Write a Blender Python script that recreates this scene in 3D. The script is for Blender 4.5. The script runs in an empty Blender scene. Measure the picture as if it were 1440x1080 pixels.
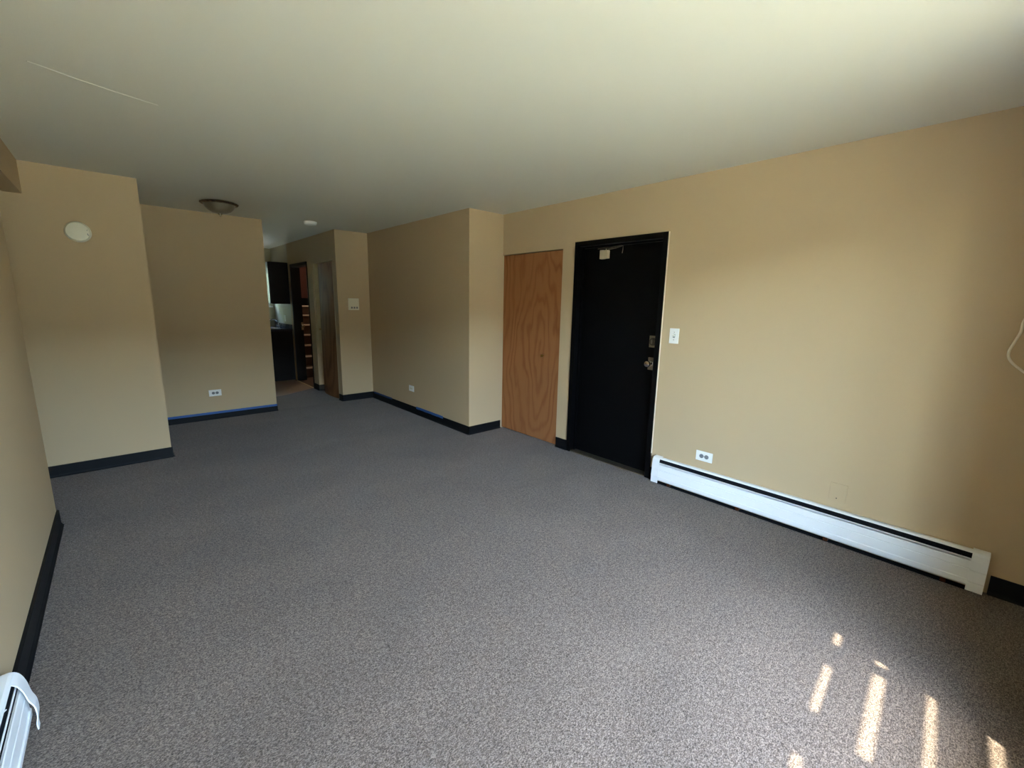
import bpy, bmesh, math, random
from mathutils import Vector, Matrix
random.seed(3)
scene = bpy.context.scene
C = scene.collection

# ------------------------------------------------------------------ camera
def make_camera():
    f, yaw, pitch, roll, cx, cz = 606.06, 0.737958, 0.183687, 0.0198994, -3.28933, 1.47114
    cam = bpy.data.cameras.new('camera'); o = bpy.data.objects.new('camera', cam); C.objects.link(o)
    fw = Vector((math.sin(yaw)*math.cos(pitch), math.cos(yaw)*math.cos(pitch), -math.sin(pitch)))
    r = Vector((math.cos(yaw), -math.sin(yaw), 0)); u = r.cross(fw)
    r2 = r*math.cos(roll)+u*math.sin(roll); u2 = -r*math.sin(roll)+u*math.cos(roll)
    m = Matrix((r2, u2, -fw)).transposed().to_4x4()
    m.translation = Vector((cx, 0, cz)); o.matrix_world = m
    cam.sensor_fit = 'HORIZONTAL'; cam.sensor_width = 36; cam.lens = f/1440*36
    cam.clip_start = .02; cam.clip_end = 200
    scene.camera = o
make_camera()

# ------------------------------------------------------------------ light and exposure
SUN_DIR = Vector((.20, .50, -1)).normalized()
world = bpy.data.worlds.new('sky'); scene.world = world; world.use_nodes = True
wn = world.node_tree; wn.nodes.clear()
wo = wn.nodes.new('ShaderNodeOutputWorld'); wb = wn.nodes.new('ShaderNodeBackground')
sk = wn.nodes.new('ShaderNodeTexSky'); sk.sky_type = 'NISHITA'; sk.sun_disc = False
sk.sun_elevation = math.asin(-SUN_DIR.z); sk.sun_rotation = math.atan2(-SUN_DIR.x, -SUN_DIR.y)
sk.air_density = 1.0; sk.dust_density = 1.3
wn.links.new(sk.outputs[0], wb.inputs[0]); wb.inputs[1].default_value = 2.9
wn.links.new(wb.outputs[0], wo.inputs[0])
sun = bpy.data.lights.new('sun', 'SUN'); sun.energy = 10; sun.angle = math.radians(.4); sun.color = (1, .87, .72)
so = bpy.data.objects.new('sun', sun); C.objects.link(so); so.location = (-4, -6, 9)
so.rotation_euler = SUN_DIR.to_track_quat('-Z', 'Y').to_euler()
def portal(name, loc, sx, sy, direction):
    l = bpy.data.lights.new(name, 'AREA'); l.shape = 'RECTANGLE'; l.size = sx; l.size_y = sy
    l.cycles.is_portal = True
    o = bpy.data.objects.new(name, l); C.objects.link(o); o.location = loc
    o.rotation_euler = Vector(direction).to_track_quat('-Z', 'Z' if abs(direction[2]) < .5 else 'Y').to_euler()
YO = -.77
WX0, WX1, WZ0, WZ1 = -3.45, -1.25, .24, 2.20      # main window opening in the front wall
portal('sky_portal', ((WX0+WX1)/2, -.80, (WZ0+WZ1)/2), WX1-WX0, WZ1-WZ0, (0, 1, 0))
portal('kitchen_sky_portal', (-1.385, 9.9, 1.7), .73, .72, (0, -1, 0))
st = bpy.data.lights.new('stairwell_lamp_light', 'POINT'); st.energy = 10; st.color = (1, .8, .6); st.shadow_soft_size = .12
sto = bpy.data.objects.new('stairwell_lamp_light', st); C.objects.link(sto); sto.location = (-.3, 9.1, 3.1)
vs = scene.view_settings
vs.view_transform = 'Standard'; vs.look = 'None'; vs.gamma = 1; vs.use_curve_mapping = False
vs.exposure = 1.82
scene.cycles.max_bounces = 16; scene.cycles.diffuse_bounces = 10; scene.cycles.transparent_max_bounces = 12
scene.cycles.sample_clamp_indirect = 12

# ------------------------------------------------------------------ materials
def srgb(r, g, b):
    def f(c):
        c /= 255
        return c/12.92 if c <= .04045 else ((c+.055)/1.055)**2.4
    return (f(r), f(g), f(b), 1)
def mat(name, col, rough=.6, metal=0, noise=None, bump=None, spec=.5):
    """noise=(scale, amount): faint tone variation; bump=(scale, strength, distance)"""
    m = bpy.data.materials.new(name); m.use_nodes = True
    nt = m.node_tree; b = nt.nodes['Principled BSDF']
    b.inputs['Base Color'].default_value = col; b.inputs['Roughness'].default_value = rough
    b.inputs['Metallic'].default_value = metal; b.inputs['Specular IOR Level'].default_value = spec
    tc = nt.nodes.new('ShaderNodeTexCoord')
    if noise:
        n = nt.nodes.new('ShaderNodeTexNoise'); n.inputs['Scale'].default_value = noise[0]; n.inputs['Detail'].default_value = 5
        nt.links.new(tc.outputs['Object'], n.inputs['Vector'])
        r = nt.nodes.new('ShaderNodeMapRange'); r.inputs[3].default_value = 1-noise[1]; r.inputs[4].default_value = 1+noise[1]
        nt.links.new(n.outputs['Fac'], r.inputs[0])
        mx = nt.nodes.new('ShaderNodeVectorMath'); mx.operation = 'SCALE'; mx.inputs[0].default_value = col[:3]
        nt.links.new(r.outputs[0], mx.inputs['Scale']); nt.links.new(mx.outputs[0], b.inputs['Base Color'])
    if bump:
        n2 = nt.nodes.new('ShaderNodeTexNoise'); n2.inputs['Scale'].default_value = bump[0]; n2.inputs['Detail'].default_value = 3
        nt.links.new(tc.outputs['Object'], n2.inputs['Vector'])
        bp = nt.nodes.new('ShaderNodeBump'); bp.inputs['Strength'].default_value = bump[1]; bp.inputs['Distance'].default_value = bump[2]
        nt.links.new(n2.outputs['Fac'], bp.inputs['Height']); nt.links.new(bp.outputs[0], b.inputs['Normal'])
    return m

def carpet_mat(name, dark, mid, light, sx=1.0):
    m = bpy.data.materials.new(name); m.use_nodes = True; nt = m.node_tree; b = nt.nodes['Principled BSDF']
    b.inputs['Roughness'].default_value = 1; b.inputs['Specular IOR Level'].default_value = .1
    b.inputs['Sheen Weight'].default_value = .15
    tc = nt.nodes.new('ShaderNodeTexCoord')
    mp = nt.nodes.new('ShaderNodeMapping'); mp.inputs['Scale'].default_value = (1.0, 1.5, 1)
    nt.links.new(tc.outputs['Object'], mp.inputs['Vector'])
    def noise(scale, detail):
        n = nt.nodes.new('ShaderNodeTexNoise'); n.inputs['Scale'].default_value = scale; n.inputs['Detail'].default_value = detail
        n.inputs['Distortion'].default_value = .6
        nt.links.new(mp.outputs[0], n.inputs['Vector']); return n
    n1 = noise(165, 3); n2 = noise(60, 2); n3 = noise(1.3, 4)
    add = nt.nodes.new('ShaderNodeMath'); add.operation = 'MULTIPLY_ADD'; add.inputs[1].default_value = .72
    nt.links.new(n1.outputs['Fac'], add.inputs[0])
    m2 = nt.nodes.new('ShaderNodeMath'); m2.operation = 'MULTIPLY'; m2.inputs[1].default_value = .28
    nt.links.new(n2.outputs['Fac'], m2.inputs[0]); nt.links.new(m2.outputs[0], add.inputs[2])
    cr = nt.nodes.new('ShaderNodeValToRGB'); nt.links.new(add.outputs[0], cr.inputs[0])
    e = cr.color_ramp.elements; e[0].position = .38; e[0].color = dark; e[1].position = .62; e[1].color = light
    k = cr.color_ramp.elements.new(.5); k.color = mid
    r = nt.nodes.new('ShaderNodeMapRange'); r.inputs[1].default_value = .3; r.inputs[2].default_value = .7; r.inputs[3].default_value = .88; r.inputs[4].default_value = 1.1
    nt.links.new(n3.outputs['Fac'], r.inputs[0])
    mx = nt.nodes.new('ShaderNodeVectorMath'); mx.operation = 'SCALE'
    nt.links.new(cr.outputs[0], mx.inputs[0]); nt.links.new(r.outputs[0], mx.inputs['Scale']); nt.links.new(mx.outputs[0], b.inputs['Base Color'])
    bp = nt.nodes.new('ShaderNodeBump'); bp.inputs['Strength'].default_value = .8; bp.inputs['Distance'].default_value = .006
    nt.links.new(add.outputs[0], bp.inputs['Height']); nt.links.new(bp.outputs[0], b.inputs['Normal'])
    return m

def plywood_mat(name, base, dark, cy, cz, axis_y=1, ring=9.0, fig=0.45):
    """rotary-cut plywood: rings drawn out along z around (cy, cz)"""
    m = bpy.data.materials.new(name); m.use_nodes = True; nt = m.node_tree; b = nt.nodes['Principled BSDF']
    b.inputs['Roughness'].default_value = .6; b.inputs['Specular IOR Level'].default_value = .08; L = nt.links.new
    tc = nt.nodes.new('ShaderNodeTexCoord')
    mp = nt.nodes.new('ShaderNodeMapping'); mp.vector_type = 'POINT'
    mp.inputs['Location'].default_value = (0, -cy*1.0, -cz*.30); mp.inputs['Scale'].default_value = (0, 1.0, .30)
    L(tc.outputs['Object'], mp.inputs['Vector'])
    n = nt.nodes.new('ShaderNodeTexNoise'); n.inputs['Scale'].default_value = 3.2; n.inputs['Detail'].default_value = 3
    L(mp.outputs[0], n.inputs['Vector'])
    s = nt.nodes.new('ShaderNodeVectorMath'); s.operation = 'SUBTRACT'; s.inputs[1].default_value = (.5, .5, .5); L(n.outputs['Color'], s.inputs[0])
    s2 = nt.nodes.new('ShaderNodeVectorMath'); s2.operation = 'SCALE'; s2.inputs['Scale'].default_value = fig; L(s.outputs[0], s2.inputs[0])
    a = nt.nodes.new('ShaderNodeVectorMath'); a.operation = 'ADD'; L(mp.outputs[0], a.inputs[0]); L(s2.outputs[0], a.inputs[1])
    ln = nt.nodes.new('ShaderNodeVectorMath'); ln.operation = 'LENGTH'; L(a.outputs[0], ln.inputs[0])
    mu = nt.nodes.new('ShaderNodeMath'); mu.operation = 'MULTIPLY'; mu.inputs[1].default_value = ring*2*math.pi; L(ln.outputs['Value'], mu.inputs[0])
    sn = nt.nodes.new('ShaderNodeMath'); sn.operation = 'SINE'; L(mu.outputs[0], sn.inputs[0])
    r = nt.nodes.new('ShaderNodeMapRange'); r.inputs[1].default_value = -1; r.inputs[2].default_value = 1; L(sn.outputs[0], r.inputs[0])
    # fine fibre streaks
    mp2 = nt.nodes.new('ShaderNodeMapping'); mp2.inputs['Scale'].default_value = (60, 60, 2.5); L(tc.outputs['Object'], mp2.inputs['Vector'])
    n2 = nt.nodes.new('ShaderNodeTexNoise'); n2.inputs['Scale'].default_value = 1.6; n2.inputs['Detail'].default_value = 4; L(mp2.outputs[0], n2.inputs['Vector'])
    n3 = nt.nodes.new('ShaderNodeTexNoise'); n3.inputs['Scale'].default_value = 2.2; n3.inputs['Detail'].default_value = 3; L(tc.outputs['Object'], n3.inputs['Vector'])
    p = nt.nodes.new('ShaderNodeMath'); p.operation = 'POWER'; p.inputs[1].default_value = 2.4; L(r.outputs[0], p.inputs[0])
    q = nt.nodes.new('ShaderNodeMath'); q.operation = 'MULTIPLY'; L(p.outputs[0], q.inputs[0]); L(n3.outputs['Fac'], q.inputs[1])
    w = nt.nodes.new('ShaderNodeMath'); w.operation = 'MULTIPLY_ADD'; w.inputs[1].default_value = .45; L(n2.outputs['Fac'], w.inputs[0]); L(q.outputs[0], w.inputs[2])
    cr = nt.nodes.new('ShaderNodeValToRGB'); L(w.outputs[0], cr.inputs[0])
    e = cr.color_ramp.elements; e[0].position = .12; e[0].color = base; e[1].position = .95; e[1].color = dark
    L(cr.outputs[0], b.inputs['Base Color'])
    return m

M = {}
WALLC = srgb(189, 167, 133)
M['wall'] = mat('beige_wall_paint', WALLC, .8, noise=(1.2, .025), bump=(160, .12, .002), spec=.2)
M['ceiling'] = mat('ceiling_paint', srgb(214, 212, 198), .8, noise=(.8, .02), bump=(90, .12, .002))
M['carpet'] = carpet_mat('grey_carpet', srgb(62, 52, 44), srgb(101, 89, 79), srgb(142, 127, 115))
M['carpet2'] = carpet_mat('hall_carpet', srgb(74, 65, 55), srgb(107, 96, 84), srgb(138, 127, 114))
M['vinyl'] = mat('tan_kitchen_vinyl', srgb(150, 128, 104), .5, noise=(22, .14))
M['brown_floor'] = mat('brown_stair_floor', srgb(92, 70, 52), .7, noise=(30, .15))
M['black'] = mat('black_paint', srgb(6, 6, 7), .42, noise=(6, .1), bump=(40, .05, .002), spec=.15)
M['rubber'] = mat('black_vinyl_base', srgb(9, 10, 13), .6, noise=(8, .2), bump=(14, .12, .004), spec=.25)
M['tape'] = mat('blue_painter_tape', srgb(52, 92, 150), .7, noise=(18, .12))
M['tape_dark'] = mat('dark_blue_painter_tape', srgb(40, 66, 112), .7, noise=(18, .12))
M['plywood'] = plywood_mat('plywood_veneer', srgb(158, 107, 68), srgb(136, 86, 51), 3.22, .98, ring=13, fig=.42)
M['plywood_dark'] = plywood_mat('plywood_veneer_dark', srgb(134, 96, 64), srgb(104, 70, 44), 6.8, 1.1, ring=7)
M['pale_wood'] = mat('pale_pine', srgb(196, 178, 136), .6, noise=(9, .12))
M['white_metal'] = mat('white_enamel', srgb(232, 233, 232), .32, noise=(5, .03), bump=(9, .06, .004))
M['white_plastic'] = mat('white_plastic', srgb(238, 238, 234), .35)
M['ivory'] = mat('ivory_plastic', srgb(226, 222, 200), .4, noise=(30, .03))
M['grey_plastic'] = mat('grey_receptacle', srgb(120, 124, 126), .4)
M['dark_plastic'] = mat('dark_slots', srgb(28, 28, 30), .5)
M['chrome'] = mat('chrome', srgb(205, 205, 208), .16, 1)
M['nickel'] = mat('worn_nickel', srgb(160, 150, 132), .42, 1, noise=(60, .15))
M['dull_steel'] = mat('dull_steel', srgb(96, 90, 80), .3, 1, noise=(60, .2))
M['brass'] = mat('brass', srgb(176, 136, 70), .3, 1)
M['bronze'] = mat('antique_bronze', srgb(160, 148, 130), .25, 1, noise=(40, .25))
M['alabaster'] = mat('alabaster_glass', srgb(118, 108, 90), .3, noise=(14, .12))
M['cream'] = mat('cream_painted_metal', srgb(196, 178, 146), .5, noise=(30, .08))
M['alu'] = mat('aluminium_fins', srgb(70, 72, 76), .4, .8)
M['heater_shade'] = mat('heater_shade_dark', srgb(24, 24, 28), .85, spec=.1)
M['copper'] = mat('copper_pipe', srgb(120, 74, 50), .4, 1, noise=(20, .3))
M['cabinet'] = mat('espresso_cabinet', srgb(14, 10, 9), .5, noise=(10, .2), spec=.2)
M['granite'] = mat('dark_granite', srgb(58, 62, 66), .18, noise=(55, .5))
M['splash'] = mat('kitchen_wall_paint', srgb(178, 170, 140), .5, noise=(3, .04))
M['stair'] = mat('brown_stair_carpet', srgb(84, 63, 48), .95, noise=(60, .2), bump=(160, .4, .003))
M['nosing'] = mat('pale_lit_nosing', srgb(250, 232, 212), .3)  # near-white colour makes the step edges look lit
M['redwood'] = mat('red_brown_panel', srgb(92, 50, 37), .7, noise=(4, .1))
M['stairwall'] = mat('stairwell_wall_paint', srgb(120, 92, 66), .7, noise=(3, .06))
M['lit_edge_cream'] = mat('cream_lit_edge', srgb(226, 212, 186), .5)
M['cord'] = mat('white_cord', srgb(222, 212, 190), .5)
M['deck'] = mat('weathered_deck_board', srgb(150, 134, 116), .8, noise=(7, .15))
M['grass'] = mat('dry_lawn', srgb(166, 162, 134), .9, noise=(3, .15), bump=(30, .3, .01))
M['porch_floor'] = mat('dark_porch_floor', srgb(112, 98, 82), .8, noise=(7, .15))
M['pale_green'] = mat('pale_green_blocker', srgb(176, 190, 166), .8, noise=(2, .08))
M['concrete'] = mat('pale_concrete', srgb(190, 184, 172), .9, noise=(3, .08), bump=(30, .3, .004))
M['winframe'] = mat('white_window_frame', srgb(225, 225, 220), .4)
M['exterior'] = mat('exterior_brick_tan', srgb(120, 104, 84), .9, noise=(5, .15))
def glass():
    m = bpy.data.materials.new('window_glass'); m.use_nodes = True; nt = m.node_tree; nt.nodes.clear()
    o = nt.nodes.new('ShaderNodeOutputMaterial'); mx = nt.nodes.new('ShaderNodeMixShader')
    t = nt.nodes.new('ShaderNodeBsdfTransparent'); t.inputs[0].default_value = (.94, .97, .95, 1)
    g = nt.nodes.new('ShaderNodeBsdfGlossy'); g.inputs['Roughness'].default_value = .02
    f = nt.nodes.new('ShaderNodeFresnel'); f.inputs[0].default_value = 1.45
    ge = nt.nodes.new('ShaderNodeNewGeometry'); mr = nt.nodes.new('ShaderNodeMapRange'); mr.inputs[3].default_value = 1.45; mr.inputs[4].default_value = 1/1.45
    nt.links.new(ge.outputs['Backfacing'], mr.inputs[0]); nt.links.new(mr.outputs[0], f.inputs[0])
    nt.links.new(f.outputs[0], mx.inputs[0]); nt.links.new(t.outputs[0], mx.inputs[1]); nt.links.new(g.outputs[0], mx.inputs[2])
    nt.links.new(mx.outputs[0], o.inputs[0]); return m
M['glass'] = glass()

# ------------------------------------------------------------------ mesh helpers
def add_box(bm, x0, x1, y0, y1, z0, z1, bevel=0):
    vs_ = [bm.verts.new((x, y, z)) for x in (x0, x1) for y in (y0, y1) for z in (z0, z1)]
    fs = [bm.faces.new([vs_[i] for i in q]) for q in ((0, 1, 3, 2), (4, 6, 7, 5), (0, 4, 5, 1), (2, 3, 7, 6), (0, 2, 6, 4), (1, 5, 7, 3))]
    if bevel:
        es = list({e for f_ in fs for e in f_.edges})
        bmesh.ops.bevel(bm, geom=es, offset=bevel, segments=2, affect='EDGES', profile=.6)
def add_prism(bm, pts, axis, a0, a1):
    """closed 2-D outline swept along an axis; pts are the two other coordinates in xyz order"""
    def P(p, a):
        if axis == 'x': return (a, p[0], p[1])
        if axis == 'y': return (p[0], a, p[1])
        return (p[0], p[1], a)
    A = [bm.verts.new(P(p, a0)) for p in pts]; B = [bm.verts.new(P(p, a1)) for p in pts]; n = len(pts)
    bm.faces.new(A); bm.faces.new(B[::-1])
    for i in range(n):
        bm.faces.new((A[i], B[i], B[(i+1) % n], A[(i+1) % n]))
def add_strip(bm, pts, axis, a0, a1, t):
    """open 2-D line given a thickness t, swept along an axis (bent sheet metal)"""
    out = []; n = len(pts)
    for i, p in enumerate(pts):
        a = Vector(pts[max(i-1, 0)]); b = Vector(pts[min(i+1, n-1)]); d = (b-a).normalized()
        out.append((p[0]-d.y*t, p[1]+d.x*t))
    add_prism(bm, list(pts)+out[::-1], axis, a0, a1)
def add_lathe(bm, prof, loc, axis='z', n=32):
    """prof: (radius, height) pairs; axis may be z, or a direction vector"""
    d = Vector((0, 0, 1)) if axis == 'z' else Vector(axis).normalized()
    q = Vector((0, 0, 1)).rotation_difference(d).to_matrix()
    rings = []
    for r, h in prof:
        if r < 1e-6: rings.append([bm.verts.new(Vector(loc)+q @ Vector((0, 0, h)))])
        else: rings.append([bm.verts.new(Vector(loc)+q @ Vector((r*math.cos(2*math.pi*i/n), r*math.sin(2*math.pi*i/n), h))) for i in range(n)])
    for a, b in zip(rings, rings[1:]):
        for i in range(n):
            j = (i+1) % n
            if len(a) == 1 and len(b) == 1: continue
            if len(a) == 1: bm.faces.new((a[0], b[i], b[j]))
            elif len(b) == 1: bm.faces.new((a[i], a[j], b[0]))
            else: bm.faces.new((a[i], a[j], b[j], b[i]))
    for rr in (rings[0], rings[-1]):
        if len(rr) > 1: bm.faces.new(rr)
def add_tube(bm, pts, r, n=10):
    pts = [Vector(p) for p in pts]; prev = None; up = None
    for i, p in enumerate(pts):
        d = (pts[min(i+1, len(pts)-1)]-pts[max(i-1, 0)]).normalized()
        if up is None: up = d.orthogonal().normalized()
        up = (up-d*up.dot(d)).normalized(); s = d.cross(up)
        ring = [bm.verts.new(p+(up*math.cos(2*math.pi*k/n)+s*math.sin(2*math.pi*k/n))*r) for k in range(n)]
        if prev:
            for k in range(n): bm.faces.new((prev[k], prev[(k+1) % n], ring[(k+1) % n], ring[k]))
        else: bm.faces.new(ring[::-1])
        prev = ring
    bm.faces.new(prev)
def smooth_curve(pts, n=8):
    out = []; P = [Vector(p) for p in pts]
    for i in range(len(P)-1):
        p0, p1, p2, p3 = P[max(i-1, 0)], P[i], P[i+1], P[min(i+2, len(P)-1)]
        for k in range(n):
            t = k/n
            out.append(.5*((2*p1)+(p2-p0)*t+(2*p0-5*p1+4*p2-p3)*t*t+(3*p1-p0-3*p2+p3)*t**3))
    out.append(P[-1]); return out
def obj(name, bm, m, parent=None, smooth=False, **props):
    bmesh.ops.recalc_face_normals(bm, faces=bm.faces[:])
    me = bpy.data.meshes.new(name); bm.to_mesh(me); bm.free(); me.materials.append(M[m] if isinstance(m, str) else m)
    if smooth:
        me.shade_smooth()
        try: me.set_sharp_from_angle(angle=math.radians(38))
        except Exception: pass
    o = bpy.data.objects.new(name, me); C.objects.link(o)
    if parent:
        o.parent = parent; o.matrix_parent_inverse = Matrix.Translation(-parent.location)
    for k, v in props.items(): o[k] = v
    return o
def box(name, m, dims, parent=None, bevel=0, **props):
    bm = bmesh.new(); add_box(bm, *dims, bevel=bevel); return obj(name, bm, m, parent, **props)
def boxes(name, m, lst, parent=None, bevel=0, **props):
    bm = bmesh.new()
    for d in lst: add_box(bm, *d, bevel=bevel)
    return obj(name, bm, m, parent, **props)
def thing(name, loc, label, cat, group=None):
    o = bpy.data.objects.new(name, None); C.objects.link(o); o.location = loc; o.empty_display_size = .1
    o['label'] = label; o['category'] = cat
    if group: o['group'] = group
    return o
def struct(name, loc):
    o = bpy.data.objects.new(name, None); C.objects.link(o); o.location = loc; o.empty_display_size = .1
    o['kind'] = 'structure'; return o
S = {'kind': 'structure'}

# ------------------------------------------------------------------ plan of the flat (metres)
H = 2.44
XL = -3.72                 # left wall face
YF = -.42                  # front (window) wall inner face
DR0, DR1, DRH = 1.811, 2.756, 2.056     # entry door frame
CL0, CL1, CLH = 2.909, 3.809, 2.014     # closet opening
XB, YC = -.4716, 6.302     # closet bulk side face / hall return face
XD = -.9415                # hallway right wall face
YP, XP = 6.279, -1.8363    # partition face and its right edge
YW, XW = 4.976, -3.0515    # left rear wall face and its right edge
YLO = 3.86                 # far edge of left wall, start of the side opening
YK = 9.70                  # kitchen back wall

# floors
box('floor', 'carpet', (-5.4, .16, YO, 6.31, -.05, 0), **S)
bm = bmesh.new(); add_prism(bm, [(-5.4, 6.272), (XD+.14, 6.272), (XD+.14, 7.60), (XD-.02, 7.58), (-1.44, 7.27), (-2.2, 7.0), (-5.4, 6.9)], 'z', -.05, .001)
obj('floor', bm, 'carpet2', **S)
bm = bmesh.new(); add_prism(bm, [(-5.4, 6.9), (-2.2, 7.0), (-1.44, 7.27), (XD-.02, 7.58), (XD-.02, YK+.1), (-5.4, YK+.1)], 'z', -.05, 0)
obj('floor', bm, 'vinyl', **S)
box('floor', 'brown_floor', (XD-.02, .3, 7.55, 11.2, -.05, .003), **S)
boxes('trim_1', 'pale_wood', [(XD-.03, XD-.005, 7.56, 8.44, 0, .008)], **S)
# ceiling
box('ceiling', 'ceiling', (-5.4, .3, YO, YK+.15, H, H+.12), **S)

# walls
boxes('wall_right', 'wall', [
    (0, .14, YO, DR0, 0, H), (0, .14, DR0, DR1, DRH, H), (0, .14, DR1, CL0, 0, H),
    (0, .14, CL0, CL1, CLH, H), (.14, .22, YO, CL1, 0, H)], **S)
boxes('wall_closet_block', 'wall', [(XB, .22, CL1, YC, 0, H), (XD, .22, YC, 6.43, 0, H), (XD+.10, .22, 6.43, 7.42, CLH+.01, H)], **S)
boxes('wall_hall_right', 'wall', [
    (XD, XD+.10, 6.43, 7.31, 2.03, H), (XD, XD+.14, 7.31, 7.55, 0, H), (XD, XD+.14, 7.55, 8.45, 2.075, H), (XD, XD+.14, 8.45, 8.60, 0, H),
    (-.30, -.22, 6.43, 7.42, 0, H), (XD+.14, .22, 7.35, 7.45, 0, H)], **S)
boxes('wall_kitchen_right', 'splash', [(XD, XD+.14, 8.60, YK, 0, H)], **S)
box('wall_partition', 'wall', (-5.4, XP, YP, YP+.12, 0, H), **S)
box('wall_rear_left', 'wall', (-5.4, XW, YW, YW+.12, 0, H), **S)
boxes('wall_left', 'wall', [(XL-.10, XL, YO, YLO, 0, H), (XL-.10, XL, YLO, YW, 2.205, H)], **S)
boxes('wall_side_room', 'wall', [(-5.4, XL-.10, 2.6, 2.7, 0, H), (-5.5, -5.4, 2.6, YK+.1, 0, H)], **S)
KW = (-1.75, -1.02, 1.34, 2.06)
boxes('wall_kitchen_back', 'splash', [(-5.4, KW[0], YK, YK+.14, 0, H), (KW[1], XD+.14, YK, YK+.14, 0, H),
    (KW[0], KW[1], YK, YK+.14, 0, KW[2]), (KW[0], KW[1], YK, YK+.14, KW[3], H)], **S)
boxes('wall_front', 'wall', [(XL-.10, WX0, YO, YF, 0, H), (WX1, .22, YO, YF, 0, H),
    (WX0, WX1, YO, YF, 0, WZ0), (WX0, WX1, YO, YF, WZ1, H)], **S)
# stairwell shell
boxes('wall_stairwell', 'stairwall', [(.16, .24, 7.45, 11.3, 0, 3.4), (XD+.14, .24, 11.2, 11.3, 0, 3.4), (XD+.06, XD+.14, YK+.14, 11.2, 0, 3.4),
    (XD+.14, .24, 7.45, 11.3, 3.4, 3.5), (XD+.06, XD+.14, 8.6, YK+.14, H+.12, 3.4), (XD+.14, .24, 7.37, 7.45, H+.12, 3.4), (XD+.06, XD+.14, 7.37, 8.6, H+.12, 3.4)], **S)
# (the flat's ceiling slab stops short over the stairwell)
for o in list(C.objects):
    if o.name == 'ceiling':
        bm = bmesh.new(); add_box(bm, -5.4, XD+.14, YO, YK+.15, H, H+.12); add_box(bm, XD+.14, .3, YO, 7.45, H, H+.12)
        bmesh.ops.recalc_face_normals(bm, faces=bm.faces[:]); bm.to_mesh(o.data); bm.free()

# ------------------------------------------------------------------ main window (behind the camera)
w1 = struct('window_1', ((WX0+WX1)/2, YF, WZ0))
def window(w, x0, x1, z0, z1, yi, yo, n):
    t = .045; ym = (yi+yo)/2
    boxes('window_frame', 'winframe', [(x0, x1, ym-.03, ym+.03, z0, z0+t), (x0, x1, ym-.03, ym+.03, z1-t, z1), (x0, x0+t, ym-.03, ym+.03, z0+t, z1-t), (x1-t, x1, ym-.03, ym+.03, z0+t, z1-t)], w)
    wd = (x1-x0-2*t)/n
    for i in range(1, n): box('mullion', 'winframe', (x0+t+wd*i-.02, x0+t+wd*i+.02, ym-.028, ym+.028, z0+t, z1-t), w)
    for i in range(n):
        a = x0+t+wd*i+(.02 if i else 0); b = x0+t+wd*(i+1)-(.02 if i < n-1 else 0)
        box('pane', 'glass', (a, b, ym-.003, ym+.003, z0+t, z1-t), w)
window(w1, WX0, WX1, WZ0, WZ1, YO+.10, YO, 3)
s_ = 1 if YF > 0 else 1
box('window_sill', 'winframe', (WX0+.001, WX1-.001, YO+.10, YF+.03, WZ0+.001, WZ0+.02), w1, bevel=.006)
w2 = struct('window_2', ((KW[0]+KW[1])/2, YK, KW[2]))
window(w2, KW[0], KW[1], KW[2], KW[3], YK+.14, YK, 2)
box('window_sill', 'winframe', (KW[0]-.04, KW[1]+.04, YK-.05, YK+.04, KW[2]-.03, KW[2]), w2, bevel=.004)

# outside: ground, unseen porch deck added to cut the sun into stripes
box('ground_outside', 'grass', (-30, 30, -30, -2.2, -.30, -.15), **S)
box('ground_outside', 'porch_floor', (-30, 30, -2.2, YO-.01, -.30, -.15), **S)
box('ground_outside', 'concrete', (-30, 30, 12, 40, -.30, -.15), **S)
box('sky_blocker_behind', 'pale_green', (-30, 30, 16, 20, -.15, 6), **S)  # unseen slab added to dim the kitchen sky, pale green like sunlit trees
box('sky_blocking_building', 'exterior', (-30, 30, -20, -13, -.15, 4.1), **S)  # unseen, added to hide the low sky from the upper walls
deck = thing('sun_stripe_deck', (-2, -1.5, 2.75), 'unseen weathered board deck added over the window outside to stripe the sunlight', 'deck')
dz = 2.75; sl = .05
def floor_to_deck(x, y):      # where the sunray that ends at (x, y, 0) passes the deck
    return x-.20*dz, y-.50*dz
gaps = [(.249, .030), (.0915, .044), (-.0640, .032), (-.2275, .036), (-.385, .03), (-.545, .03)]   # (floor y at floor x = -1.2, width)
edges = []
for gy, gw in gaps:
    x, y = floor_to_deck(-1.2, gy); edges.append((y+gw/2, y-gw/2-.008))
xr = -1.2-.20*dz
def board(y_hi, y_lo, name='board', x0=-4.3, x1=.6, z0=dz, z1=dz+.028, m='deck'):
    bm = bmesh.new()
    add_prism(bm, [(x0, y_lo+(x0-xr)*-sl), (x1, y_lo+(x1-xr)*-sl), (x1, y_hi+(x1-xr)*-sl), (x0, y_hi+(x0-xr)*-sl)], 'z', z0, z1)
    obj(name, bm, m, deck)
sl = -.05
prev = YO-.04
y_top = prev-.14
board(prev, y_top, x1=.6)
n_fill = 0
hi = y_top
while hi-.15 > edges[0][0]:
    board(hi-.0005, hi-.14); hi -= .1405
board(hi-.0005, edges[0][0])
for (a, b), (c, d) in zip(edges, edges[1:]): board(b, c)
board(edges[-1][1], edges[-1][1]-.14)
box('rim_beam', 'deck', (-4.3, .6, edges[-1][1]-.24, edges[-1][1]-.19, dz-.18, dz+.02), deck)
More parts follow.
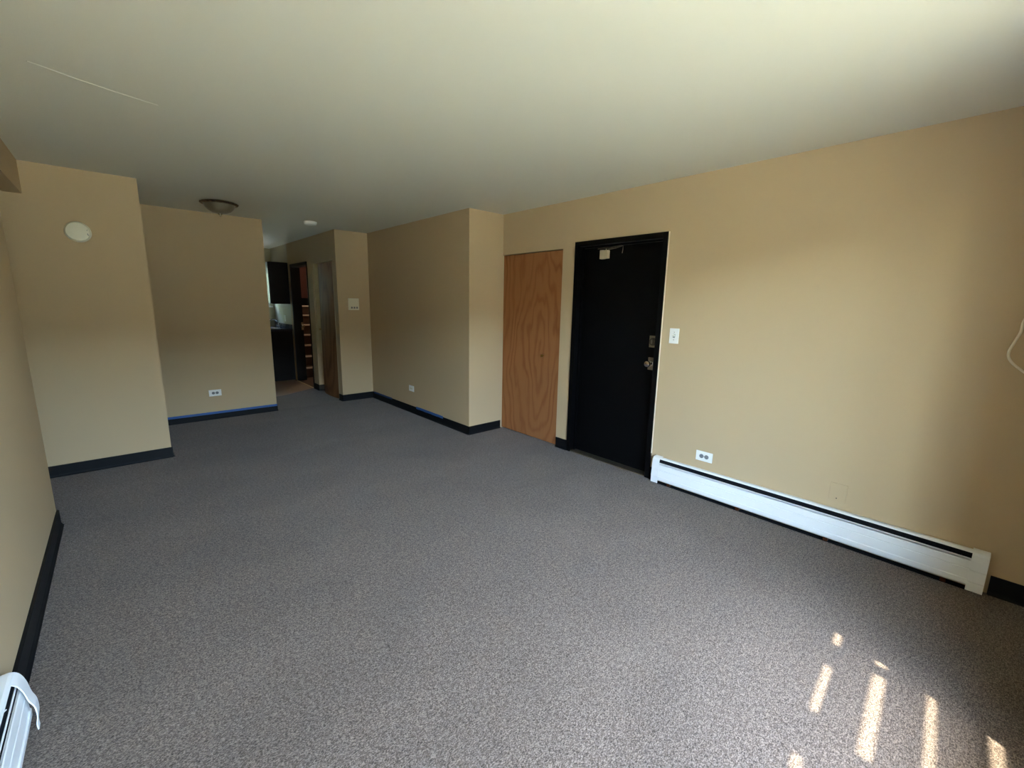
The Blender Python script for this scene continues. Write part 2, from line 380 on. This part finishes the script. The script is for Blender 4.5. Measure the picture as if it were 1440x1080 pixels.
# blockers added in the gaps to break up the sun stripes
for gi, spans in ((0, [(-1.235, -1.068), (-1.755, -1.525), (-3.9, -1.82)]), (1, [(-1.135, -1.07), (-3.9, -1.60)]), (2, [(-3.9, -1.78)]), (3, [(-3.9, -1.45)]), (4, [(-3.9, -1.3)]), (5, [(-3.9, -1.0)])):
    for fx0, fx1 in spans:
        a, b = edges[gi]
        board(a, b, 'gap_blocker', fx0-.2*dz, fx1-.2*dz, dz+.002, dz+.02, 'stair')

# ------------------------------------------------------------------ baseboards
def baseboard(name, segs, h, t=.007):
    """segs: list of ((x,y),(x,y), normal) along the wall foot"""
    bm = bmesh.new()
    for (a, b, nrm) in segs:
        a = Vector(a); b = Vector(b); n_ = Vector(nrm)
        prof = [(0, 0), (t+.012, 0), (t+.006, .006), (t, .018), (t, h-.004), (t-.002, h), (0, h)]
        A = [bm.verts.new((a.x+n_.x*p[0], a.y+n_.y*p[0], p[1])) for p in prof]
        B = [bm.verts.new((b.x+n_.x*p[0], b.y+n_.y*p[0], p[1])) for p in prof]
        bm.faces.new(A); bm.faces.new(B[::-1])
        for i in range(len(prof)): j = (i+1) % len(prof); bm.faces.new((A[i], B[i], B[j], A[j]))
    return obj(name, bm, 'rubber', **S)
nX, pX, nY = (-1, 0), (1, 0), (0, -1)
baseboard('baseboard_right', [((0, YF), (0, -.19), nX), ((0, 1.765), (0, DR0), nX), ((0, DR1), (0, CL0), nX)], .105)
baseboard('baseboard_closet_block', [((XB-.007, CL1), (-.012, CL1), nY), ((XB, CL1-.007), (XB, YC), nX)], .095)
baseboard('baseboard_hall', [((XD-.007, YC), (XB, YC), nY), ((XD, YC-.007), (XD, 6.43), nX), ((XD, 7.30), (XD, 7.55), nX), ((XD-.007, 7.31), (XD+.10, 7.31), nY)], .095)
baseboard('baseboard_partition', [((-5.3, YP), (XP+.007, YP), nY), ((XP, YP-.007), (XP, YP+.12), pX)], .088)
baseboard('baseboard_rear_left', [((-5.3, YW), (XW+.007, YW), nY), ((XW, YW-.007), (XW, YW+.12), pX)], .095, .009)
baseboard('baseboard_left', [((XL, 2.02), (XL, YLO+.01), pX)], .105, .012)
baseboard('baseboard_front', [((XL, YF), (0, YF), (0, 1))], .1)

# painter's tape left on the base
o = boxes('painter_tape', 'tape', [(-3.06, XP+.004, YP-.0092, YP-.0074, .066, .094)])
o['label'] = 'long blue painter tape strip along black baseboard under the partition outlet'; o['category'] = 'tape'
def tape_strip(y0, y1, z0, z1, m, label):
    bm = bmesh.new(); n = 10
    for i in range(n):
        a = y0+(y1-y0)*i/n; b = y0+(y1-y0)*(i+1)/n; w = .0015*math.sin(i*1.9)
        add_box(bm, XB-.0095, XB-.0078, a, b, z0+w, z1+w*.5)
    o = obj('painter_tape', bm, m); o['label'] = label; o['category'] = 'tape'; return o
tape_strip(5.66, 6.24, .078, .104, 'tape_dark', 'short dark blue tape piece on baseboard at the far inner corner')
tape_strip(4.33, 4.97, .076, .108, 'tape', 'blue tape piece on baseboard between small outlet and closet corner')

# ------------------------------------------------------------------ entry door
d1 = struct('door_1', (0, (DR0+DR1)/2, 0))
bm = bmesh.new()
for (a, b, c, d) in ((DR0, DR0+.045, 0, DRH), (DR1-.045, DR1, 0, DRH), (DR0+.045, DR1-.045, DRH-.045, DRH)):
    add_box(bm, -.014, .139, a, b, c, d, bevel=.003)
add_box(bm, .045, .075, DR0+.045, DR0+.058, 0, DRH-.045); add_box(bm, .045, .075, DR1-.060, DR1-.045, 0, DRH-.045); add_box(bm, .045, .075, DR0+.045, DR1-.045, DRH-.060, DRH-.045)
obj('door_frame', bm, 'black', d1)
box('door_leaf', 'black', (.076, .118, DR0+.047, DR1-.047, .008, DRH-.048), d1, bevel=.002)
box('threshold', 'nickel', (-.005, .139, DR0+.045, DR1-.045, 0, .012), d1, bevel=.003)
XF = .076
box('lit_edge', 'lit_edge_cream', (-.012, 0, DR0-.006, DR0-.0005, .23, DRH), d1, bevel=.002)  # cream strip painted as the wall edge catching light
# deadbolt
def plate(name, y0, y1, z0, z1, m, parent, x1=XF, t=.006):
    return box(name, m, (x1-t, x1, y0, y1, z0, z1), parent, bevel=.002)
db = plate('deadbolt_plate', 1.872, 1.955, 1.128, 1.228, 'nickel', d1)
bm = bmesh.new(); add_lathe(bm, [(.034, 0), (.034, .006), (.027, .010), (.025, .016), (.020, .018), (.018, .016), (0, .016)], (XF-.006, 1.918, 1.178), (-1, 0, 0), 28)
obj('lock_cylinder', bm, 'dull_steel', db, smooth=True)
bm = bmesh.new(); add_box(bm, XF-.036, XF-.021, 1.913, 1.923, 1.160, 1.196, bevel=.002); obj('thumb_turn', bm, 'nickel', db)
kp = plate('knob_plate', 1.872, 1.952, .935, 1.042, 'nickel', d1)
bm = bmesh.new(); add_lathe(bm, [(.026, 0), (.024, .006), (.012, .010), (.011, .032), (.020, .038), (.027, .046), (.028, .056), (.024, .064), (.014, .068), (0, .068)], (XF-.006, 1.926, .990), (-1, 0, 0), 28)
obj('knob', bm, 'chrome', kp, smooth=True)
bm = bmesh.new(); add_lathe(bm, [(.009, 0), (.008, .004), (0, .005)], (XF-.006, 1.892, 1.018), (-1, 0, 0), 16); obj('screw', bm, 'brass', kp, smooth=True)
# door closer remains: painted box and bent arms
cb = boxes('closer_body', 'cream', [(XF-.045, XF, 2.420, 2.462, 1.893, 1.965), (XF-.040, XF, 2.462, 2.502, 1.890, 1.968)], d1, bevel=.003)
bm = bmesh.new(); add_tube(bm, [(XF-.03, 2.532, 1.982), (XF-.03, 2.47, 1.984), (XF-.035, 2.40, 1.980), (XF-.02, 2.28, 1.996)], .0035, 8); add_tube(bm, [(XF-.028, 2.44, 1.966), (XF-.03, 2.44, 1.984)], .005, 8)
obj('closer_arm', bm, 'nickel', d1)
bm = bmesh.new(); add_tube(bm, [(XF-.03, 2.42, 1.968), (XF-.03, 2.34, 1.975), (XF-.012, 2.275, 1.993), (XF-.01, 2.277, 1.96), (XF-.01, 2.282, 1.93)], .003, 8)
obj('closer_arm', bm, 'nickel', d1)

# ------------------------------------------------------------------ closet door (plywood)
d2 = struct('door_2', (0, (CL0+CL1)/2, 0))
box('door_leaf', 'plywood', (.012, .046, CL0+.010, CL1-.006, .012, CLH-.014), d2, bevel=.0015)
boxes('door_jamb', 'wall', [(.0, .139, CL0, CL0+.006, 0, CLH), (.047, .139, CL1-.012, CL1, 0, CLH), (.0, .139, CL0+.006, CL1, CLH-.006, CLH)], d2)
bm = bmesh.new(); add_lathe(bm, [(.010, 0), (.008, .006), (.007, .012), (.014, .018), (.016, .024), (.012, .030), (0, .032)], (.012, 3.145, .94), (-1, 0, 0), 20)
obj('knob', bm, 'brass', d2, smooth=True)

# ------------------------------------------------------------------ hall closet door (warped plywood, ajar)
d3 = struct('door_3', (XD, 6.85, 0))
bm = bmesh.new()
path_b = [(-.937, 6.452), (-.958, 6.62), (-.966, 6.80), (-.955, 6.98), (-.915, 7.15)]
path_t = [(-.937, 6.452), (-.946, 6.62), (-.946, 6.80), (-.930, 6.98), (-.900, 7.17)]
nz, ns = 10, 16
def path(P, t):
    C_ = smooth_curve([(a, b, 0) for a, b in P], 8); k = t*(len(C_)-1); i = min(int(k), len(C_)-2); return C_[i].lerp(C_[i+1], k-i)
g0, g1 = [], []
for i in range(nz+1):
    v = i/nz; z = .012+(2.015-.012)*v; r0, r1 = [], []
    for j in range(ns+1):
        u = j/ns; p_ = path(path_b, u).lerp(path(path_t, u), v)
        r0.append(bm.verts.new((p_.x, p_.y, z))); r1.append(bm.verts.new((p_.x+.032, p_.y, z)))
    g0.append(r0); g1.append(r1)
for i in range(nz):
    for j in range(ns):
        bm.faces.new((g0[i][j], g0[i][j+1], g0[i+1][j+1], g0[i+1][j])); bm.faces.new((g1[i][j], g1[i+1][j], g1[i+1][j+1], g1[i][j+1]))
    bm.faces.new((g0[i][0], g0[i+1][0], g1[i+1][0], g1[i][0])); bm.faces.new((g0[i][ns], g1[i][ns], g1[i+1][ns], g0[i+1][ns]))
for j in range(ns):
    bm.faces.new((g0[0][j], g1[0][j], g1[0][j+1], g0[0][j+1])); bm.faces.new((g0[nz][j], g0[nz][j+1], g1[nz][j+1], g1[nz][j]))
obj('door_leaf', bm, 'plywood_dark', d3, smooth=True)
boxes('door_jamb', 'wall', [(XD-.003, XD+.099, 6.432, 6.445, 0, 2.028)], d3)
bm = bmesh.new()     # pale pine stop on the far jamb, tapering to the floor
vv = [(XD+.02, 7.262, 2.028), (XD+.02, 7.309, 2.028), (XD+.099, 7.309, 2.028), (XD+.099, 7.262, 2.028), (XD+.02, 7.298, .62), (XD+.02, 7.309, .62), (XD+.099, 7.309, .62), (XD+.099, 7.298, .62)]
V = [bm.verts.new(v) for v in vv]
for q in ((0, 1, 2, 3), (7, 6, 5, 4), (0, 4, 5, 1), (1, 5, 6, 2), (2, 6, 7, 3), (3, 7, 4, 0)): bm.faces.new([V[i] for i in q])
obj('door_stop', bm, 'pale_wood', d3)
bm = bmesh.new(); add_lathe(bm, [(.008, 0), (.007, .012), (.015, .018), (.015, .026), (0, .03)], (-.927, 7.10, 1.02), (-1, 0, .0), 16); obj('knob', bm, 'brass', d3, smooth=True)

# ------------------------------------------------------------------ back stair door frame
d4 = struct('door_4', (XD, 8.0, 0))
bm = bmesh.new()
add_box(bm, XD-.012, XD+.141, 8.415, 8.455, 0, 2.078); add_box(bm, XD-.012, XD+.141, 7.548, 7.565, 0, 2.078); add_box(bm, XD-.012, XD+.141, 7.565, 8.415, 2.03, 2.078)
obj('door_frame', bm, 'black', d4)
bm = bmesh.new(); add_box(bm, XD+.100, XD+.141, 8.395, 8.415, .93, 1.07, bevel=.002); ob_ = obj('lock_plate', bm, 'bronze', d4)
bm = bmesh.new(); add_lathe(bm, [(.012, 0), (.010, .02), (.024, .03), (.026, .045), (.018, .055), (0, .057)], (XD+.125, 8.395, 1.0), (0, -1, 0), 20); obj('knob', bm, 'bronze', d4, smooth=True)

# ------------------------------------------------------------------ stairs up
stairs = thing('staircase', (-.3, 8.7, 0), 'brown carpeted stairs with nosings painted pale as if lit seen through the black back doorway', 'staircase')
rise, run, X0, X1, Y0 = .192, .25, XD+.142, .158, 8.70
for k in range(7):
    y = Y0+run*k; z = rise*(k+1)
    t_ = box('step', 'stair', (X0, X1, y, 10.45+.02*k, rise*k+.004, z-.004), stairs)
    box('nosing', 'nosing', (X0+.01, X1-.01, y-.028, y+.03, z-.022, z+.004), t_, bevel=.003)
lz = rise*7
box('landing', 'stair', (X0, X1, 10.45, 11.19, 0.004, lz-.002), stairs)
pn = thing('wall_panel', (-.3, 11.17, lz), 'red brown panel on the landing wall above the back stairs', 'panel')
box('panel_board', 'redwood', (X0+.01, .15, 11.15, 11.195, lz+.17, 2.75), pn, bevel=.004)
box('panel_base', 'black', (X0+.01, .15, 11.135, 11.195, lz, lz+.17), pn, bevel=.004)

# ------------------------------------------------------------------ kitchen
uc = thing('wall_cabinet', (-1.10, 9.05, 1.39), 'dark espresso wall cabinet hung above the kitchen counter', 'cabinet')
box('cabinet_body', 'cabinet', (-1.245, XD-.001, 8.605, 9.50, 1.39, 2.115), uc, bevel=.002)
for y0 in (8.612, 9.058):
    dd = boxes('cabinet_door', 'cabinet', [(-1.264, -1.246, y0, y0+.436, 1.395, 2.11), ], uc, bevel=.002)
    boxes('handle', 'nickel', [(-1.29, -1.282, y0+.36, y0+.372, 1.44, 1.56), (-1.284, -1.263, y0+.362, y0+.370, 1.445, 1.453), (-1.284, -1.263, y0+.362, y0+.370, 1.547, 1.555)], dd)
bc = thing('base_cabinet', (-1.2, 9.1, 0), 'black base cabinet with plain end panel under the dark counter', 'cabinet')
boxes('cabinet_body', 'cabinet', [(-1.53, XD-.001, 8.60, YK-.005, .09, .905), (-1.47, XD-.001, 8.605, YK-.005, 0, .09)], bc, bevel=.002)
for y0 in (8.61, 9.15):
    dd = box('cabinet_door', 'cabinet', (-1.55, -1.531, y0, y0+.52, .10, .74), bc, bevel=.002)
    box('handle', 'nickel', (-1.572, -1.551, y0+.24, y0+.252, .60, .72), dd)
    dd = box('drawer', 'cabinet', (-1.55, -1.531, y0, y0+.52, .75, .895), bc, bevel=.002)
    box('handle', 'nickel', (-1.572, -1.551, y0+.2, y0+.32, .82, .832), dd)
ct = thing('countertop', (-1.2, 9.1, .905), 'dark speckled countertop with low backsplash on the black base cabinet', 'countertop')
bm = bmesh.new()
for d in ((-1.575, -1.47, 8.585, YK-.005, .906, .942), (-1.08, XD-.001, 8.585, YK-.005, .906, .942), (-1.47, -1.08, 8.585, 8.85, .906, .942), (-1.47, -1.08, 9.40, YK-.005, .906, .942)): add_box(bm, *d)
obj('counter_slab', bm, 'granite', ct)
bs = box('backsplash', 'granite', (XD-.022, XD-.001, 8.59, YK-.005, .943, 1.02), None, bevel=.003); bs['label'] = 'low dark backsplash strip along the back of the kitchen counter'; bs['category'] = 'backsplash'
sk_ = boxes('sink_basin', 'chrome', [(-1.468, -1.082, 8.852, 9.398, .910, .914), (-1.468, -1.460, 8.852, 9.398, .914, .943), (-1.090, -1.082, 8.852, 9.398, .914, .943), (-1.460, -1.09, 8.852, 8.86, .914, .943), (-1.460, -1.09, 9.39, 9.398, .914, .943)], ct)
fa = thing('faucet', (-1.04, 9.1, .942), 'chrome kitchen faucet standing on the dark counter', 'faucet')
bm = bmesh.new(); add_lathe(bm, [(.026, 0), (.024, .01), (.016, .02), (.015, .06)], (-1.04, 9.1, .942), 'z', 20); obj('faucet_base', bm, 'chrome', fa, smooth=True)
bm = bmesh.new(); add_tube(bm, smooth_curve([(-1.04, 9.1, .99), (-1.05, 9.1, 1.06), (-1.12, 9.1, 1.10), (-1.19, 9.1, 1.075), (-1.205, 9.1, 1.03)]), .011, 12); obj('spout', bm, 'chrome', fa, smooth=True)
for dy in (-.09, .09):
    bm = bmesh.new(); add_lathe(bm, [(.02, 0), (.018, .02), (.010, .03), (.024, .045), (.022, .06), (0, .062)], (-1.04, 9.1+dy, .942), 'z', 16); obj('tap_handle', bm, 'chrome', fa, smooth=True)

# ------------------------------------------------------------------ electrical plates
def outlet(name, origin, u, n, w, h, label, face='grey_plastic', group=None):
    """duplex outlet lying on its side: origin = centre on wall, u = long direction, n = outward normal"""
    u = Vector(u); n = Vector(n); z = Vector((0, 0, 1)); o = Vector(origin)
    t = thing(name, origin, label, 'outlet', group)
    def bx(bm, cu, cz, wu, wz, n0, n1, bevel=0):
        c = o+u*cu+z*cz; a = c-u*wu/2-z*wz/2+n*n0; b = c+u*wu/2+z*wz/2+n*n1
        add_box(bm, *sorted((a.x, b.x)), *sorted((a.y, b.y)), *sorted((a.z, b.z)), bevel=bevel)
    bm = bmesh.new(); bx(bm, 0, 0, w, h, 0, .006, .002); obj('cover_plate', bm, 'white_plastic', t)
    for s in (-1, 1):
        bm = bmesh.new(); add_lathe(bm, [(.0165, 0), (.0165, .003), (0, .003)], o+u*s*.0195+n*.0055, n, 20); r = obj('receptacle', bm, face, t)
        bm = bmesh.new()
        for dz_ in (-.006, .006): bx(bm, s*.0195-.002, dz_, .008, .002, .0088, .0092)
        bx(bm, s*.0195+.009, 0, .004, .004, .0088, .0092); obj('slots', bm, 'dark_plastic', r)
    bm = bmesh.new(); add_lathe(bm, [(.003, 0), (.002, .0015), (0, .0018)], o+n*.006, n, 10); obj('screw', bm, 'chrome', t)
    return t
outlet('wall_outlet', (0, 1.362, .326), (0, 1, 0), (-1, 0, 0), .128, .078, 'white duplex outlet with grey sockets above left end of baseboard heater')
outlet('wall_outlet', (-2.505, YP, .326), (1, 0, 0), (0, -1, 0), .128, .078, 'white outlet low on the partition above blue tape')
outlet('wall_outlet', (XB, 5.095, .332), (0, 1, 0), (-1, 0, 0), .125, .078, 'small white outlet on the shaded side of the closet block', face='ivory')
bm = bmesh.new(); add_box(bm, XD-.006, XD, 8.965, 9.045, 1.06, 1.18, bevel=.002)
kt = thing('kitchen_outlet', (XD, 9.0, 1.12), 'white plate on the kitchen wall above the counter', 'outlet'); obj('cover_plate', bm, 'white_plastic', kt)
bm = bmesh.new(); add_box(bm, XD-.008, XD-.0055, 8.987, 9.023, 1.085, 1.155); obj('receptacle', bm, 'ivory', kt)
# light switch
sw = thing('light_switch', (0, 1.697, 1.244), 'white toggle light switch beside the black entry door', 'switch')
bm = bmesh.new(); add_box(bm, -.006, 0, 1.658, 1.736, 1.184, 1.304, bevel=.002); obj('cover_plate', bm, 'white_plastic', sw)
bm = bmesh.new(); add_prism(bm, [(-.006, 1.236), (-.019, 1.247), (-.020, 1.255), (-.006, 1.257)], 'y', 1.691, 1.703); obj('toggle', bm, 'white_plastic', sw)
bm = bmesh.new(); add_box(bm, -.0065, -.0058, 1.688, 1.706, 1.230, 1.260); obj('toggle_slot', bm, 'grey_plastic', sw)
for z in (1.214, 1.274):
    bm = bmesh.new(); add_lathe(bm, [(.004, 0), (.003, .0015), (0, .0018)], (-.006, 1.697, z), (-1, 0, 0), 10); obj('screw', bm, 'nickel', sw)
# painted-over blank plate
bp_ = thing('blank_wall_plate', (0, .503, .330), 'blank plate painted wall beige above the heater near its middle', 'wall plate')
bm = bmesh.new(); add_box(bm, -.006, 0, .458, .548, .270, .388, bevel=.0025); obj('cover_plate', bm, 'wall', bp_)
bm = bmesh.new(); add_lathe(bm, [(.0035, 0), (.0025, .0012), (0, .0014)], (-.006, .507, .290), (-1, 0, 0), 10); obj('screw', bm, 'dark_plastic', bp_)
# door chime box
ch = thing('door_chime', (-.722, YC, 1.422), 'square white chime box on the narrow wall by the hallway', 'chime')
bm = bmesh.new(); add_box(bm, -.800, -.646, YC-.03, YC, 1.338, 1.506, bevel=.006); obj('chime_cover', bm, 'ivory', ch)
for i in range(3):
    bm = bmesh.new(); add_box(bm, -.768+i*.038, -.744+i*.038, YC-.0315, YC-.0295, 1.360, 1.385); obj('grille_slot', bm, 'grey_plastic', ch)
bm = bmesh.new(); add_box(bm, -.785, -.661, YC-.0312, YC-.0296, 1.405, 1.490, bevel=.0006); obj('inset_panel', bm, 'ivory', ch)
# smoke detectors
def detector(loc, d, r, label):
    t = thing('smoke_detector', loc, label, 'smoke detector')
    mt_ = 'ivory' if loc[2] < 2.3 else 'white_plastic'; L_ = Vector(loc); d = Vector(d)
    bm = bmesh.new(); add_lathe(bm, [(r, 0), (r, .010), (r*.97, .014), (0, .014)], loc, d, 40); obj('mounting_ring', bm, mt_, t, smooth=True)
    bm = bmesh.new(); add_lathe(bm, [(r*.95, .012), (r*.94, .026), (r*.86, .034), (r*.5, .038), (0, .039)], loc, d, 40); obj('detector_cover', bm, mt_, t, smooth=True)
    a = d.orthogonal().normalized(); b = d.cross(a)
    return t, a, b
t, a, b = detector((-3.453, YW, 1.965), (0, -1, 0), .079, 'round ivory smoke detector mounted high on the left rear wall')
for k, (x, z, w, h, rot) in enumerate(((-3.430, 2.004, .016, .005, -.5), (-3.397, 1.948, .005, .018, -.3), (-3.400, 1.978, .003, .018, .5))):
    bm = bmesh.new(); add_box(bm, -w/2, w/2, -.0015, .0015, -h/2, h/2)
    bmesh.ops.rotate(bm, verts=bm.verts, cent=(0, 0, 0), matrix=Matrix.Rotation(rot, 3, 'Y')); bmesh.ops.translate(bm, verts=bm.verts, vec=(x, YW-.0345, z))
    obj('vent_slot', bm, 'grey_plastic' if k else 'dark_plastic', t)
detector((-1.36, 5.97, H), (0, 0, -1), .078, 'small white smoke detector on the ceiling before the hallway')

# ------------------------------------------------------------------ ceiling light
cl = thing('ceiling_light', (-2.40, 5.47, H), 'bronze rimmed flush ceiling light with frosted bowl near the partition', 'ceiling light')
LC = (-2.40, 5.47, H)
bm = bmesh.new(); add_lathe(bm, [(.10, 0), (.12, .006), (.125, .012), (.125, .022)], LC, (0, 0, -1), 40); obj('canopy', bm, 'bronze', cl, smooth=True)
bm = bmesh.new()
n = 80; prof = [(.145, -.010), (.163, -.016), (.166, -.024), (.158, -.032), (.146, -.036), (.138, -.030), (.138, -.014)]
rings = []
for r, h in prof:
    rings.append([bm.verts.new((LC[0]+(r+(.005*math.sin(20*2*math.pi*i/n) if r > .15 else 0))*math.cos(2*math.pi*i/n), LC[1]+(r+(.005*math.sin(20*2*math.pi*i/n) if r > .15 else 0))*math.sin(2*math.pi*i/n), LC[2]+h)) for i in range(n)])
for q in range(len(rings)):
    a, b = rings[q], rings[(q+1) % len(rings)]
    for i in range(n): bm.faces.new((a[i], a[(i+1) % n], b[(i+1) % n], b[i]))
obj('rim', bm, 'bronze', cl, smooth=True)
bm = bmesh.new(); add_lathe(bm, [(.140, .028), (.136, .045), (.120, .072), (.095, .096), (.060, .113), (.025, .121), (0, .122)], LC, (0, 0, -1), 48); obj('glass_bowl', bm, 'alabaster', cl, smooth=True)
bm = bmesh.new(); add_lathe(bm, [(.022, .118), (.020, .125), (.009, .129), (.010, .136), (.006, .144), (0, .148)], LC, (0, 0, -1), 20); obj('finial', bm, 'bronze', cl, smooth=True)

# ------------------------------------------------------------------ baseboard heaters
def heater(side, y0, y1, label, caps):
    """side=-1: stands on the right wall and faces -X; side=+1: on the left wall and faces +X"""
    xw = 0 if side < 0 else XL
    t = thing('baseboard_heater', (xw, (y0+y1)/2, 0), label, 'heater')
    def X(d): return xw+side*d
    def strip(pts, a0, a1, th): 
        bm = bmesh.new(); add_strip(bm, [(X(d), z) for d, z in pts], 'y', a0, a1, th*(1 if side > 0 else -1)); return bm
    a, b = y0+.03, y1-.03
    obj('back_plate', strip([(.001, .03), (.001, .19)], a, b, .001), 'white_metal', t)
    obj('hood', strip([(.002, .205), (.010, .222), (.030, .222), (.036, .218), (.039, .211)], a, b, .002), 'white_metal', t)
    obj('front_panel', strip([(.046, .168), (.052, .170), (.0545, .165), (.0575, .130), (.0545, .126), (.0580, .122), (.0590, .070), (.0630, .064), (.0615, .040), (.054, .030), (.040, .030)], a, b, -.0015), 'white_metal', t)
    obj('damper', strip([(.016, .204), (.034, .186), (.038, .181)], a, b, .0012), 'heater_shade', t)  # near-black so the slot below the hood looks shaded
    obj('damper_edge', strip([(.0405, .1800), (.0435, .1760)], a, b, .0018), 'white_metal', t)
    bm = bmesh.new(); add_tube(bm, [(X(.027), a, .075), (X(.027), b, .075)], .011, 12); obj('pipe', bm, 'copper', t, smooth=True)
    bm = bmesh.new(); y = a+.05
    while y < b-.05:
        add_box(bm, min(X(.006), X(.048)), max(X(.006), X(.048)), y, y+.001, .045, .115); y += .012
    obj('fin_block', bm, 'alu', t, kind='stuff')
    for k in range(4):
        yy = a+.12+(b-a-.24)*k/3
        bm = bmesh.new(); add_strip(bm, [(X(.004), .006), (X(.050), .006), (X(.052), .028)], 'y', yy-.012, yy+.012, .002); obj('bracket', bm, 'copper', t)
    bm = bmesh.new(); add_box(bm, min(X(.003), X(.050)), max(X(.003), X(.050)), a, b, .0, .004); obj('shade_strip', bm, 'heater_shade', t)  # dark strip painted as the shadow beneath the heater
    capprof = [(0, .228), (.030, .2285), (.048, .222), (.058, .208), (.0625, .180), (.0655, .128), (.0640, .122), (.0680, .064), (.0655, .058), (.069, .010)]
    for c0, c1 in caps:
        bm = bmesh.new()
        add_strip(bm, [(X(d), z) for d, z in capprof], 'y', c0, c1, (.0022 if side > 0 else -.0022)*-1)
        end = c1 if c1 > (y0+y1)/2 else c0
        ee = (end-.0018, end) if c1 > (y0+y1)/2 else (end, end+.0018)
        add_prism(bm, [(X(d*.985), z-.001) for d, z in capprof]+[(X(0), .010)], 'y', *ee)
        obj('end_cap', bm, 'white_metal', t)
    return t
hr = heater(-1, -.172, 1.762, 'long white baseboard heater below the light switch on right wall', [(-.172, -.108), (1.700, 1.762)])
hl = heater(1, -.30, 2.06, 'white baseboard heater with bent end cap along left wall', [(-.30, -.24)])
# the loose end cap of the left heater: a bent band standing off the front panel
bm = bmesh.new()
band = smooth_curve([(XL+.0, 0, .212), (XL+.026, 0, .216), (XL+.047, 0, .204), (XL+.060, 0, .172), (XL+.068, 0, .128), (XL+.077, 0, .100), (XL+.079, 0, .062), (XL+.074, 0, .030), (XL+.075, 0, .006)], 4)
n_ = len(band); rows = []
for i, p_ in enumerate(band):
    v = i/(n_-1); w = .078*(1-.66*v); yb = 1.972+.012*v
    rows.append([bm.verts.new((p_.x, yb, p_.z)), bm.verts.new((p_.x, yb+w, p_.z)), bm.verts.new((p_.x+.003, yb+w, p_.z+.002)), bm.verts.new((p_.x+.003, yb, p_.z+.002))])
for a, b in zip(rows, rows[1:]):
    for k in range(4): bm.faces.new((a[k], a[(k+1) % 4], b[(k+1) % 4], b[k]))
bm.faces.new(rows[0]); bm.faces.new(rows[-1][::-1])
obj('end_cap', bm, 'white_metal', hl, label='bent white end cap band')
bm = bmesh.new(); add_tube(bm, smooth_curve([(XL+.018, 1.80, .205), (XL+.030, 1.83, .215), (XL+.044, 1.86, .212)]), .002, 8); obj('damper_wire', bm, 'white_metal', hl)

# ------------------------------------------------------------------ white cord by the right wall
cd = thing('hanging_cord', (-.05, -.10, 1.3), 'white cord looping off the right wall at the picture edge', 'cord')
bm = bmesh.new(); add_tube(bm, smooth_curve([(-.006, -.14, 1.60), (-.03, -.125, 1.52), (-.05, -.098, 1.44), (-.05, -.095, 1.385), (-.05, -.082, 1.332), (-.05, -.072, 1.284), (-.05, -.084, 1.243), (-.05, -.130, 1.198), (-.035, -.20, 1.15), (-.012, -.27, 1.10), (-.008, -.33, 1.02)]), .0058, 12)
obj('cable', bm, 'cord', cd, smooth=True)
for (y, z) in ((-.14, 1.60), (-.33, 1.02)):
    bm = bmesh.new(); add_box(bm, -.016, 0, y-.010, y+.010, z-.006, z+.006, bevel=.002); obj('cable_clip', bm, 'white_plastic', cd)

# ------------------------------------------------------------------ unseen vertical blind, added to shade the near end of the right wall
vb = thing('shading_blind', (-1.15, -.36, 2.26), 'unseen ivory vertical blind added beside the big window to shade the right wall', 'blind')
box('headrail', 'winframe', (-3.5, -1.05, -.40, -.345, 2.26, 2.30), vb, bevel=.003)
for k in range(12):
    x = -1.19+.0125*k
    bm = bmesh.new(); add_box(bm, x, x+.0012, -.415, -.305, .16, 2.255)
    obj('vane', bm, 'ivory', vb)

# faint raised drywall seams on the ceiling
for pts in ([(-3.46, 2.90), (-3.307, 2.968), (-3.136, 3.019), (-3.02, 3.05)], [(-2.50, 4.166), (-2.38, 4.160)]):
    bm = bmesh.new(); add_tube(bm, [(x, y, H+.0075) for x, y in pts], .010, 10); obj('plaster_seam', bm, 'ceiling', [o for o in C.objects if o.name == 'ceiling'][0], smooth=True)
